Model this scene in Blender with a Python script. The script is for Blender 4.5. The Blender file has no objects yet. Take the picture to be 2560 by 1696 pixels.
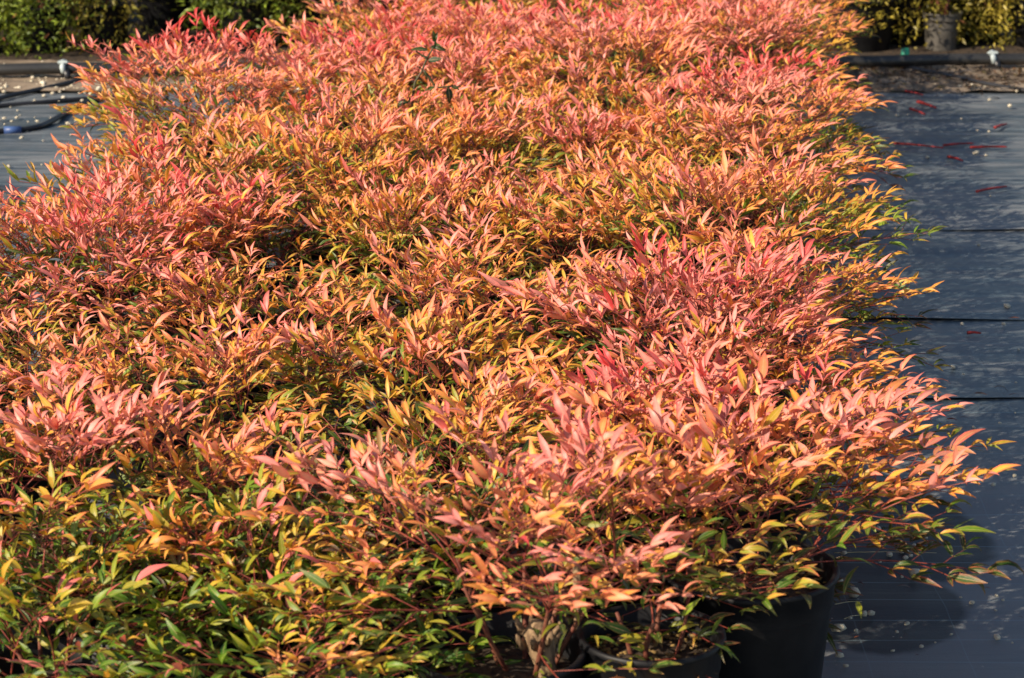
import bpy, bmesh, math, random
import numpy as np
from mathutils import Vector, Matrix, noise

# ------------------------------------------------------------------ camera, sky, sun, exposure
scene = bpy.context.scene
C = scene.collection
CAM_H, PITCH, LENS = 1.6, math.radians(16.2), 84.6
cam_d = bpy.data.cameras.new('camera')
cam_d.lens = LENS; cam_d.sensor_width = 36.0; cam_d.clip_start = 0.05; cam_d.clip_end = 500
cam_d.dof.use_dof = True; cam_d.dof.focus_distance = 4.5; cam_d.dof.aperture_fstop = 9.0
cam = bpy.data.objects.new('camera', cam_d); C.objects.link(cam)
cam.location = (0, 0, CAM_H); cam.rotation_euler = (math.pi/2 - PITCH, 0, 0)
scene.camera = cam

SUN_EL, SUN_BEHIND = math.radians(31), math.radians(34)      # from the left, a little behind the camera
SUN = Vector((-math.cos(SUN_BEHIND)*math.cos(SUN_EL), -math.sin(SUN_BEHIND)*math.cos(SUN_EL), math.sin(SUN_EL)))
world = bpy.data.worlds.new('World'); scene.world = world; world.use_nodes = True
wn = world.node_tree.nodes; wl = world.node_tree.links
wn.clear()
sky = wn.new('ShaderNodeTexSky'); sky.sky_type = 'NISHITA'; sky.sun_disc = False
sky.sun_elevation = SUN_EL; sky.sun_rotation = math.atan2(SUN.x, SUN.y)
bg = wn.new('ShaderNodeBackground'); bg.inputs['Strength'].default_value = 0.10
wo = wn.new('ShaderNodeOutputWorld')
wl.new(sky.outputs[0], bg.inputs[0]); wl.new(bg.outputs[0], wo.inputs[0])
sun_d = bpy.data.lights.new('sun', 'SUN'); sun_d.energy = 5.0; sun_d.angle = math.radians(0.53); sun_d.color = (1.0, 0.86, 0.68)
sun = bpy.data.objects.new('sun', sun_d); C.objects.link(sun)
sun.rotation_euler = SUN.to_track_quat('Z', 'Y').to_euler(); sun.location = (-6, -3, 6)
scene.view_settings.view_transform = 'Standard'; scene.view_settings.look = 'None'
scene.view_settings.exposure = 0.62; scene.view_settings.gamma = 1.0
scene.view_settings.use_curve_mapping = False
scene.cycles.max_bounces = 6; scene.cycles.diffuse_bounces = 3; scene.cycles.glossy_bounces = 2
scene.cycles.transmission_bounces = 4; scene.cycles.transparent_max_bounces = 4
scene.cycles.use_denoising = True

# ------------------------------------------------------------------ helpers
F_PX = LENS/36.0*2560.0
CP, SP = math.cos(PITCH), math.sin(PITCH)
def ray(u, v):
    X = (u-1280)/F_PX; Y = -(v-848)/F_PX
    return Vector((X, Y*SP + CP, Y*CP - SP))
def on_ground(u, v, z=0.0):                     # where the photograph's point (u, v) meets height z
    d = ray(u, v); t = (CAM_H-z)/(-d.z)
    return Vector((d.x*t, d.y*t, z))
def at_y(u, v, y):
    d = ray(u, v); t = y/d.y
    return Vector((d.x*t, y, CAM_H + d.z*t))
def project(P):                                  # world points (n,3) -> u, v, depth
    x = P[:, 0]; y = P[:, 1]; z = P[:, 2]-CAM_H
    dep = y*CP - z*SP; up = y*SP + z*CP
    return 1280 + F_PX*x/dep, 848 - F_PX*up/dep, dep

def lin(c):
    return tuple(((v/255.0)/12.92 if v/255.0 <= 0.04045 else ((v/255.0+0.055)/1.055)**2.4) for v in c)

def tag(o, label=None, cat=None, group=None, kind=None):
    if label: o['label'] = label
    if cat: o['category'] = cat
    if group: o['group'] = group
    if kind: o['kind'] = kind
    return o
def link(name, data, parent=None, mat=None, loc=None):
    o = bpy.data.objects.new(name, data); C.objects.link(o)
    if parent is not None: o.parent = parent
    if mat is not None and data is not None and not data.materials: data.materials.append(mat)
    if loc is not None: o.location = loc
    return o
def empty(name, loc):
    o = bpy.data.objects.new(name, None); C.objects.link(o); o.location = loc; o.empty_display_size = 0.1
    return o
def mesh_np(name, verts, loop_idx, loop_tot, smooth=True):
    m = bpy.data.meshes.new(name)
    nv = len(verts); nl = len(loop_idx); nf = len(loop_tot)
    m.vertices.add(nv); m.vertices.foreach_set('co', np.ascontiguousarray(verts, dtype=np.float32).ravel())
    m.loops.add(nl); m.loops.foreach_set('vertex_index', np.ascontiguousarray(loop_idx, dtype=np.int32))
    m.polygons.add(nf)
    st = np.zeros(nf, dtype=np.int32); st[1:] = np.cumsum(loop_tot)[:-1]
    m.polygons.foreach_set('loop_start', st)
    if smooth: m.polygons.foreach_set('use_smooth', np.ones(nf, dtype=bool))
    m.update(calc_edges=True); m.validate()
    return m
def mesh_py(name, verts, faces, smooth=True):
    m = bpy.data.meshes.new(name); m.from_pydata([tuple(v) for v in verts], [], faces)
    if smooth:
        m.polygons.foreach_set('use_smooth', np.ones(len(m.polygons), dtype=bool))
    m.update()
    return m
class Tubes:
    def __init__(s): s.v = []; s.f = []
    def add(s, pts, radii, n=5, cap=True):
        pts = [Vector(p) for p in pts]; b = len(s.v); k = len(pts)
        ref = None
        for i, p in enumerate(pts):
            t = (pts[min(i+1, k-1)] - pts[max(i-1, 0)]).normalized()
            if ref is None:
                ref = t.orthogonal().normalized()
            ref = (ref - t*ref.dot(t)); ref = ref.normalized() if ref.length > 1e-6 else t.orthogonal().normalized()
            bi = t.cross(ref); r = radii[i] if hasattr(radii, '__len__') else radii
            for j in range(n):
                a = 2*math.pi*j/n
                s.v.append(p + ref*(math.cos(a)*r) + bi*(math.sin(a)*r))
        for i in range(k-1):
            for j in range(n):
                a = b+i*n+j; c = b+i*n+(j+1) % n
                s.f.append((a, c, c+n, a+n))
        if cap:
            s.f.append(tuple(b+j for j in reversed(range(n))))
            s.f.append(tuple(b+(k-1)*n+j for j in range(n)))
    def mesh(s, name): return mesh_py(name, s.v, s.f)
def lathe(profile, n=40):                          # profile: list of (r, z), open outline
    v = []; f = []
    for (r, z) in profile:
        for j in range(n):
            a = 2*math.pi*j/n; v.append((r*math.cos(a), r*math.sin(a), z))
    for i in range(len(profile)-1):
        for j in range(n):
            a = i*n+j; b = i*n+(j+1) % n
            f.append((a, b, b+n, a+n))
    return v, f
def smooth_path(pts, per=6):
    pts = [Vector(p) for p in pts]; out = []
    for i in range(len(pts)-1):
        p0 = pts[max(i-1, 0)]; p1 = pts[i]; p2 = pts[i+1]; p3 = pts[min(i+2, len(pts)-1)]
        for k in range(per):
            t = k/per
            out.append(0.5*((2*p1) + (p2-p0)*t + (2*p0-5*p1+4*p2-p3)*t*t + (3*p1-p0-3*p2+p3)*t*t*t))
    out.append(pts[-1]); return out

# ------------------------------------------------------------------ materials
def nodes_of(name):
    m = bpy.data.materials.new(name); m.use_nodes = True
    nt = m.node_tree; nt.nodes.clear()
    out = nt.nodes.new('ShaderNodeOutputMaterial')
    return m, nt, nt.nodes, nt.links, out
def math_node(nt, op, a, b=None, c=None, clamp=False):
    n = nt.nodes.new('ShaderNodeMath'); n.operation = op; n.use_clamp = clamp
    for i, x in enumerate((a, b, c)):
        if x is None: continue
        if isinstance(x, (int, float)): n.inputs[i].default_value = x
        else: nt.links.new(x, n.inputs[i])
    return n.outputs[0]
def mix_col(nt, fac, a, b, mode='MIX'):
    n = nt.nodes.new('ShaderNodeMix'); n.data_type = 'RGBA'; n.blend_type = mode
    for sock, x in ((n.inputs[0], fac), (n.inputs[6], a), (n.inputs[7], b)):
        if isinstance(x, (int, float)): sock.default_value = x
        elif isinstance(x, tuple): sock.default_value = x if len(x) == 4 else (*x, 1)
        else: nt.links.new(x, sock)
    return n.outputs[2]
def smoothstep(nt, x, lo, hi):
    n = nt.nodes.new('ShaderNodeMapRange'); n.interpolation_type = 'SMOOTHSTEP'
    nt.links.new(x, n.inputs[0]); n.inputs[1].default_value = lo; n.inputs[2].default_value = hi
    return n.outputs[0]
def noise_tex(nt, vec, scale, detail=4, rough=0.55):
    n = nt.nodes.new('ShaderNodeTexNoise'); n.inputs['Scale'].default_value = scale
    n.inputs['Detail'].default_value = detail; n.inputs['Roughness'].default_value = rough
    if vec is not None: nt.links.new(vec, n.inputs['Vector'])
    return n.outputs['Fac']
def bump(nt, h, strength=0.3, dist=0.002):
    n = nt.nodes.new('ShaderNodeBump'); n.inputs['Strength'].default_value = strength; n.inputs['Distance'].default_value = dist
    nt.links.new(h, n.inputs['Height']); return n.outputs[0]

def leaf_material(name, from_object, rough=0.42, trans=0.30):
    m, nt, N, L, out = nodes_of(name)
    if from_object:
        oi = N.new('ShaderNodeObjectInfo'); col, alpha = oi.outputs['Color'], oi.outputs['Alpha']
    else:
        at = N.new('ShaderNodeAttribute'); at.attribute_name = 'leaf_colour'; col, alpha = at.outputs['Color'], at.outputs['Alpha']
    uv = N.new('ShaderNodeAttribute'); uv.attribute_name = 'leaf_uv'
    sep = N.new('ShaderNodeSeparateXYZ'); L.new(uv.outputs['Vector'], sep.inputs[0])
    u, v = sep.outputs[0], sep.outputs[1]
    av = math_node(nt, 'ABSOLUTE', v)
    geo = N.new('ShaderNodeNewGeometry')
    nz = noise_tex(nt, geo.outputs['Position'], 70, 3)
    nz2 = noise_tex(nt, geo.outputs['Position'], 260, 2)
    # edge and tip flush
    edge = smoothstep(nt, av, 0.35, 1.0)
    tip = smoothstep(nt, u, 0.55, 1.0)
    fl = math_node(nt, 'MAXIMUM', edge, tip)
    fl = math_node(nt, 'MULTIPLY', fl, math_node(nt, 'ADD', 0.35, nz))
    fl = math_node(nt, 'MULTIPLY', fl, alpha, clamp=True)
    c1 = mix_col(nt, fl, col, (*lin((228, 98, 86)), 1))
    # midrib and a little blotch
    rib = math_node(nt, 'SUBTRACT', 1.0, smoothstep(nt, av, 0.02, 0.14))
    rib = math_node(nt, 'MULTIPLY', rib, 0.35)
    c2 = mix_col(nt, rib, c1, (*lin((236, 190, 140)), 1))
    blot = math_node(nt, 'MULTIPLY_ADD', nz, 0.5, 0.74)
    blot2 = math_node(nt, 'MULTIPLY_ADD', nz2, 0.3, 0.85)
    bl = math_node(nt, 'MULTIPLY', blot, blot2)
    vm = N.new('ShaderNodeVectorMath'); vm.operation = 'SCALE'
    L.new(c2, vm.inputs[0]); L.new(bl, vm.inputs['Scale'])
    p = N.new('ShaderNodeBsdfPrincipled'); p.inputs['Roughness'].default_value = rough
    p.inputs['Specular IOR Level'].default_value = 0.45
    L.new(vm.outputs[0], p.inputs['Base Color'])
    side = math_node(nt, 'MULTIPLY', math_node(nt, 'SINE', math_node(nt, 'ADD', math_node(nt, 'MULTIPLY', u, 75.0), math_node(nt, 'MULTIPLY', av, -18.0))), 0.5)
    L.new(bump(nt, math_node(nt, 'ADD', side, nz2), 0.12, 0.002), p.inputs['Normal'])
    tr = N.new('ShaderNodeBsdfTranslucent'); 
    L.new(mix_col(nt, 1.0, vm.outputs[0], (1.15, 0.95, 0.6, 1), 'MULTIPLY'), tr.inputs[0])
    mx = N.new('ShaderNodeMixShader'); mx.inputs[0].default_value = trans
    L.new(p.outputs[0], mx.inputs[1]); L.new(tr.outputs[0], mx.inputs[2]); L.new(mx.outputs[0], out.inputs[0])
    return m

def simple_material(name, c1, c2, scale=20, rough=0.6, bump_s=0.2, bump_d=0.003, spec=0.4, detail=5, stretch=None):
    m, nt, N, L, out = nodes_of(name)
    tc = N.new('ShaderNodeTexCoord'); vec = tc.outputs['Object']
    if stretch:
        mp = N.new('ShaderNodeMapping'); mp.inputs['Scale'].default_value = stretch; L.new(vec, mp.inputs[0]); vec = mp.outputs[0]
    oi = N.new('ShaderNodeObjectInfo')
    ad = N.new('ShaderNodeVectorMath'); ad.operation = 'ADD'; L.new(vec, ad.inputs[0])
    sc = N.new('ShaderNodeVectorMath'); sc.operation = 'SCALE'; sc.inputs[0].default_value = (37, 51, 23); L.new(oi.outputs['Random'], sc.inputs['Scale'])
    L.new(sc.outputs[0], ad.inputs[1])
    nz = noise_tex(nt, ad.outputs[0], scale, detail)
    f = smoothstep(nt, nz, 0.3, 0.7)
    p = N.new('ShaderNodeBsdfPrincipled'); p.inputs['Roughness'].default_value = rough; p.inputs['Specular IOR Level'].default_value = spec
    L.new(mix_col(nt, f, (*c1, 1), (*c2, 1)), p.inputs['Base Color'])
    L.new(bump(nt, nz, bump_s, bump_d), p.inputs['Normal'])
    L.new(p.outputs[0], out.inputs[0])
    return m

M_LEAF = leaf_material('leaf_single', True)
M_FOL = leaf_material('leaf_mass', False)
M_FOLBG = leaf_material('leaf_background', False, rough=0.45, trans=0.2)
M_STALK = simple_material('red_stalk', lin((104, 40, 34)), lin((150, 74, 56)), 60, 0.45)
M_CANE = simple_material('dark_red_cane', lin((92, 40, 32)), lin((130, 84, 60)), 50, 0.7, 0.4)
M_BARK = simple_material('tan_bark', lin((84, 64, 46)), lin((150, 124, 92)), 45, 0.85, 0.7, 0.004, stretch=(3, 3, 0.6))
M_POT = simple_material('black_pot_plastic', (0.005, 0.005, 0.006), (0.010, 0.010, 0.011), 30, 0.5, 0.1, spec=0.25)
M_GREYPOT = simple_material('grey_pot_plastic', lin((66, 63, 58)), lin((84, 80, 74)), 25, 0.6, 0.1)
M_SOIL = simple_material('potting_soil', (0.014, 0.009, 0.006), (0.07, 0.045, 0.025), 70, 0.95, 0.9, 0.006)
M_CHIP = simple_material('soil_chip', lin((96, 72, 42)), lin((150, 124, 70)), 12, 0.9, 0.5)
M_STONE = simple_material('pale_stone', lin((170, 158, 130)), lin((222, 212, 190)), 14, 0.85, 0.5, 0.004)
M_DRY = simple_material('dry_brown', lin((88, 50, 34)), lin((142, 92, 60)), 30, 0.8, 0.4)
M_TWIG = simple_material('red_twig', lin((116, 26, 28)), lin((158, 50, 44)), 30, 0.6)
M_STRAW = simple_material('straw', lin((176, 158, 116)), lin((208, 196, 160)), 30, 0.7)
M_HOSE = simple_material('black_hose', (0.010, 0.010, 0.012), (0.022, 0.022, 0.025), 12, 0.38, 0.1, spec=0.5)
M_PIPE = simple_material('black_pipe', (0.014, 0.014, 0.014), (0.035, 0.034, 0.032), 8, 0.4, 0.1, spec=0.5)
M_WHITE = simple_material('white_plastic', lin((150, 162, 164)), lin((184, 194, 192)), 10, 0.4, 0.05)
M_TEAL = simple_material('teal_plastic', lin((22, 104, 82)), lin((34, 128, 100)), 10, 0.4, 0.05)
M_BLUE = simple_material('blue_plastic', lin((44, 66, 112)), lin((62, 88, 136)), 10, 0.4, 0.05)
M_BERRY = simple_material('pink_berry', lin((196, 96, 84)), lin((220, 130, 110)), 30, 0.4, 0.05)
M_EARTH = simple_material('sandy_earth', (0.10, 0.07, 0.045), (0.30, 0.23, 0.16), 5, 0.95, 0.8, 0.02, detail=9)

def fabric_material():
    m, nt, N, L, out = nodes_of('woven_ground_fabric')
    geo = N.new('ShaderNodeNewGeometry'); pos = geo.outputs['Position']
    sep = N.new('ShaderNodeSeparateXYZ'); L.new(pos, sep.inputs[0]); x, y = sep.outputs[0], sep.outputs[1]
    mp = N.new('ShaderNodeMapping'); mp.inputs['Scale'].default_value = (1.3, 11, 1); L.new(pos, mp.inputs[0])
    streak = noise_tex(nt, mp.outputs[0], 2.2, 6, 0.6)
    fine = noise_tex(nt, pos, 420, 2)
    patch = noise_tex(nt, pos, 1.3, 4)
    dust_and_light = smoothstep(nt, math_node(nt, 'ADD', math_node(nt, 'MULTIPLY', streak, 0.7), math_node(nt, 'MULTIPLY', patch, 0.4)), 0.44, 0.68)  # dusty weathered streaks that also paint sun dapples into the cloth
    # the near strip beside the bed is paler, open light painted into its colour
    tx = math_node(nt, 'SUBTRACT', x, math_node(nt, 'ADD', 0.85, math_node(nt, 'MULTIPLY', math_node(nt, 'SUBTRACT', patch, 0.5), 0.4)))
    lit_strip = math_node(nt, 'SUBTRACT', 1.0, smoothstep(nt, math_node(nt, 'ABSOLUTE', tx), 0.15, 0.75))
    dust_and_light = math_node(nt, 'ADD', dust_and_light, math_node(nt, 'MULTIPLY', math_node(nt, 'MULTIPLY', lit_strip, math_node(nt, 'SUBTRACT', 1.0, smoothstep(nt, y, 4.0, 5.2))), 0.75), clamp=True)
    base = mix_col(nt, dust_and_light, (0.040, 0.056, 0.068, 1), (0.150, 0.160, 0.166, 1))
    # a dark patch with a wavering outline beside the front pots
    dark_patch = None
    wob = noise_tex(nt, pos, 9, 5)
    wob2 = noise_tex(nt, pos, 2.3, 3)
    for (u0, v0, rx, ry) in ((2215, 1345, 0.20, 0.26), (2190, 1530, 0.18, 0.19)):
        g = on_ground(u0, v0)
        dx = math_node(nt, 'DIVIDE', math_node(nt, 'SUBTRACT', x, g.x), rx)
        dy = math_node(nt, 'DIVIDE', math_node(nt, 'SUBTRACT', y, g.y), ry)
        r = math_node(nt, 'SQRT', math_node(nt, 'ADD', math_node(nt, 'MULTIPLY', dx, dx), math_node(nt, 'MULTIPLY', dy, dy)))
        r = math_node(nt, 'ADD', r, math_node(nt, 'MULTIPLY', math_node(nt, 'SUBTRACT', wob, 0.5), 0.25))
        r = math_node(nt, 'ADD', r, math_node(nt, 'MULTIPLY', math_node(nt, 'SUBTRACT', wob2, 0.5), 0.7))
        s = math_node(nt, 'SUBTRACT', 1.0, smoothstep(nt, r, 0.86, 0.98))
        dark_patch = s if dark_patch is None else math_node(nt, 'MAXIMUM', dark_patch, s)
    base = mix_col(nt, math_node(nt, 'MULTIPLY', dark_patch, 0.88), base, (0.006, 0.008, 0.011, 1))
    # thin marker threads woven into the cloth
    def thread(c, period, w):
        f = math_node(nt, 'FRACT', math_node(nt, 'DIVIDE', math_node(nt, 'ADD', c, math_node(nt, 'MULTIPLY', math_node(nt, 'SUBTRACT', patch, 0.5), 0.03)), period))
        d = math_node(nt, 'MULTIPLY', math_node(nt, 'ABSOLUTE', math_node(nt, 'SUBTRACT', f, 0.5)), period)
        return math_node(nt, 'SUBTRACT', 1.0, smoothstep(nt, d, w*0.5, w))
    ln = math_node(nt, 'MAXIMUM', thread(y, 0.087, 0.0022), math_node(nt, 'MULTIPLY', thread(x, 0.165, 0.0013), 0.6))
    ln = math_node(nt, 'MULTIPLY', ln, math_node(nt, 'MULTIPLY', smoothstep(nt, streak, 0.25, 0.55), 0.32))
    base = mix_col(nt, ln, base, (0.20, 0.32, 0.36, 1))
    # grit specks
    vor = N.new('ShaderNodeTexVoronoi'); vor.inputs['Scale'].default_value = 55; L.new(pos, vor.inputs['Vector'])
    vs = N.new('ShaderNodeSeparateColor'); L.new(vor.outputs['Color'], vs.inputs[0])
    speck = math_node(nt, 'MULTIPLY', math_node(nt, 'LESS_THAN', vor.outputs['Distance'], 0.10), math_node(nt, 'GREATER_THAN', vs.outputs[0], 0.9))
    base = mix_col(nt, speck, base, (0.32, 0.29, 0.24, 1))
    p = N.new('ShaderNodeBsdfPrincipled')
    L.new(base, p.inputs['Base Color'])
    rg = math_node(nt, 'SUBTRACT', math_node(nt, 'MULTIPLY_ADD', dust_and_light, 0.25, 0.42), math_node(nt, 'MULTIPLY', dark_patch, 0.05))
    L.new(rg, p.inputs['Roughness']); p.inputs['Specular IOR Level'].default_value = 0.5
    h = math_node(nt, 'ADD', math_node(nt, 'MULTIPLY', fine, 0.5), math_node(nt, 'MULTIPLY', streak, 1.2))
    L.new(bump(nt, h, 0.35, 0.004), p.inputs['Normal'])
    L.new(p.outputs[0], out.inputs[0])
    return m
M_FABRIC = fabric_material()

# ------------------------------------------------------------------ setting: earth and woven fabric sheets
def grid_sheet(name, x0, x1, y0, y1, nx, ny, zf):
    xs = np.linspace(x0, x1, nx+1); ys = np.linspace(y0, y1, ny+1)
    v = [(x, y, zf(x, y)) for y in ys for x in xs]
    i = np.arange(nx*ny); r = i//nx; c = i % nx
    a = r*(nx+1)+c
    idx = np.stack([a, a+1, a+nx+2, a+nx+1], 1).ravel()
    return mesh_np(name, np.array(v), idx, np.full(nx*ny, 4, dtype=np.int32))
g = link('ground', grid_sheet('ground', -120, 120, -60, 180, 60, 60, lambda x, y: -0.03), mat=M_EARTH)
tag(g, kind='structure')

SEAMS = [-2.0, 5.02, 5.66, 6.62, 8.85]
def wrinkle(x, y, k):
    amp = 0.0040 + 0.0050*max(0.0, min(1.0, (y-4.2)/2.5))
    a = noise.noise(Vector((x*1.1+7*k, y*9.0, 3.1*k)))
    b = noise.noise(Vector((x*2.6-3*k, y*21.0, 9.7*k)))
    return amp*(a*1.2 + b*0.5)
for k in range(len(SEAMS)-1):
    ya, yb = SEAMS[k], SEAMS[k+1]
    def zf(x, y, k=k, ya=ya, yb=yb):
        z = 0.004 + wrinkle(x, y, k)
        near = max(0.0, 1-(y-ya)/0.10)           # its near edge lies over the next sheet and lifts a little
        z += {0: 0, 1: 0.0007, 2: 0.0030, 3: 0.0008}[k]*near*(0.2+1.4*abs(noise.noise(Vector((x*1.7, k*5.0, 0)))))
        if k: z += 0.002
        far = max(0.0, 1-(yb-y)/0.06)
        return z - {0: 0.0025, 1: 0.0055, 2: 0.0035, 3: 0.003}[k]*far
    ny = int((yb-ya)/0.022) if k else 220
    y0 = ya if k else 1.0
    wander = lambda x: 0
    mesh = grid_sheet('fabric', -4.2, 4.2, y0, yb+0.05, 150, ny, zf)
    # seams are cut by hand: let the near edge wander
    co = np.empty(len(mesh.vertices)*3, dtype=np.float32); mesh.vertices.foreach_get('co', co); co = co.reshape(-1, 3)
    if k:
        w = np.clip(1-(co[:, 1]-ya)/0.3, 0, 1)
        co[:, 1] += w*(0.012*np.sin(co[:, 0]*1.3+k)+0.006*np.sin(co[:, 0]*4.1+2*k))
        mesh.vertices.foreach_set('co', co.ravel())
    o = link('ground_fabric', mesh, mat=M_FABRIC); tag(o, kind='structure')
o = link('ground_soil', grid_sheet('ground_soil', -4.2, 4.2, 9.38, 13.5, 90, 60, lambda x, y: -0.012 + wrinkle(x, y, 8)), mat=M_SOIL); tag(o, kind='structure')
# the sandy strip under the pipe
def strip_z(x, y): return 0.012 + 0.012*noise.noise(Vector((x*6, y*14, 2))) + 0.006*noise.noise(Vector((x*25, y*40, 5)))
o = link('ground_strip', grid_sheet('ground_strip', -4.2, 4.2, 8.72, 9.4, 240, 30, strip_z), mat=M_EARTH); tag(o, kind='structure')

# ------------------------------------------------------------------ leaves
US = np.array([0.14, 0.30, 0.48, 0.68, 0.86])
WS = np.array([0.52, 0.92, 1.0, 0.70, 0.30])
def leaf_variant(bend, fold, roll, sweep):
    """Unit leaf along +Y, normal +Z: base, five cross rows of three, tip."""
    def centre(u):
        n = 24; y = z = x = 0.0; ang = bend*0.35
        for i in range(int(round(u*n))):
            s = i/n; a = bend*0.35 - bend*1.35*s**1.2
            y += math.cos(a)/n; z += math.sin(a)/n; x += sweep*s/n
        return np.array([x, y, z]), bend*0.35 - bend*1.35*u**1.2
    V = []; UV = []
    c, a = centre(0); V.append(c); UV.append((0, 0, 0))
    for u, w in zip(US, WS):
        c, a = centre(u); nrm = np.array([0, -math.sin(a), math.cos(a)])
        hw = 0.5*w; r = roll*u
        sx = np.array([math.cos(r), 0, 0]) + nrm*math.sin(r)
        for k in (-1, 0, 1):
            V.append(c + sx*(k*hw*math.cos(fold)) + nrm*(abs(k)*hw*math.sin(fold))); UV.append((u, k, 0))
    c, a = centre(1); V.append(c); UV.append((1, 0, 0))
    return np.array(V), np.array(UV)
LEAF_IDX = []; LEAF_TOT = []
def _f(*a): LEAF_IDX.extend(a); LEAF_TOT.append(len(a))
_f(0, 2, 1); _f(0, 3, 2)
for i in range(4):
    b = 1+3*i
    _f(b, b+1, b+4, b+3); _f(b+1, b+2, b+5, b+4)
_f(13, 14, 16); _f(14, 15, 16)
LEAF_IDX = np.array(LEAF_IDX); LEAF_TOT = np.array(LEAF_TOT)
rv = random.Random(4)
LEAF_V = []; LEAF_UV = None; LEAF_M = []
for i in range(14):
    bend = math.radians(rv.choice([10, 25, 40, 60, 85])); fold = math.radians(rv.uniform(12, 48))
    V, UV = leaf_variant(bend, fold, math.radians(rv.uniform(-30, 30)), rv.uniform(-0.18, 0.18))
    W = np.array([0.25, 1, 1])                       # width over length
    V = V*np.array([1, 1, 1]); Vw = V.copy()
    # width profile is in units of full width 1 -> 0.25 of the length (x and the fold height)
    cen = np.repeat(V[[0, 2, 5, 8, 11, 14, 16]], [1, 3, 3, 3, 3, 3, 1], axis=0)
    V = cen + (V-cen)*(0.185*rv.uniform(0.85, 1.15))
    LEAF_V.append(V); LEAF_UV = UV
    m = mesh_np('leaf', V, LEAF_IDX, LEAF_TOT)
    at = m.attributes.new('leaf_uv', 'FLOAT_VECTOR', 'POINT'); at.data.foreach_set('vector', UV.astype(np.float32).ravel())
    m.materials.append(M_LEAF); LEAF_M.append(m)
LEAF_V = np.array(LEAF_V)

def foliage_mesh(name, mats, variants, cols, mat, uvs=True):
    """Many leaves in one mesh. mats (n,3,4): columns side, along, normal (already scaled), position."""
    n = len(mats); V = LEAF_V[variants]                                   # n,17,3
    P = np.einsum('nij,nkj->nki', mats[:, :, :3], V) + mats[:, None, :, 3]
    off = (np.arange(n)*17)[:, None]
    m = mesh_np(name, P.reshape(-1, 3), (LEAF_IDX[None, :]+off).ravel(), np.tile(LEAF_TOT, n))
    at = m.attributes.new('leaf_uv', 'FLOAT_VECTOR', 'POINT'); at.data.foreach_set('vector', np.tile(LEAF_UV.astype(np.float32).ravel(), n))
    ac = m.attributes.new('leaf_colour', 'FLOAT_COLOR', 'POINT'); ac.data.foreach_set('color', np.repeat(cols.astype(np.float32), 17, axis=0).ravel())
    m.materials.append(mat)
    return m

RAMP = [(-0.30, (40, 68, 18)), (0.0, (62, 104, 20)), (0.15, (104, 136, 30)), (0.30, (170, 160, 42)), (0.42, (220, 172, 54)), (0.54, (232, 150, 72)),
        (0.68, (236, 150, 112)), (0.84, (238, 158, 144)), (1.0, (234, 138, 128)), (1.25, (210, 64, 70))]
RAMPL = [(h, np.array(lin(c))) for h, c in RAMP]
def ramp(h):
    if h <= RAMPL[0][0]: return RAMPL[0][1]
    for (a, ca), (b, cb) in zip(RAMPL, RAMPL[1:]):
        if h <= b:
            t = (h-a)/(b-a); return ca*(1-t)+cb*t
    return RAMPL[-1][1]

def basis(d, up):
    d = d.normalized()
    n = up - d*up.dot(d)
    if n.length < 1e-4: n = d.orthogonal()
    n.normalize(); s = d.cross(n)
    return s, d, n

class Plant: pass
UP = Vector((0, 0, 1))
def rvec(r): return Vector((r.gauss(0, 1), r.gauss(0, 1), r.gauss(0, 1)))

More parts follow.
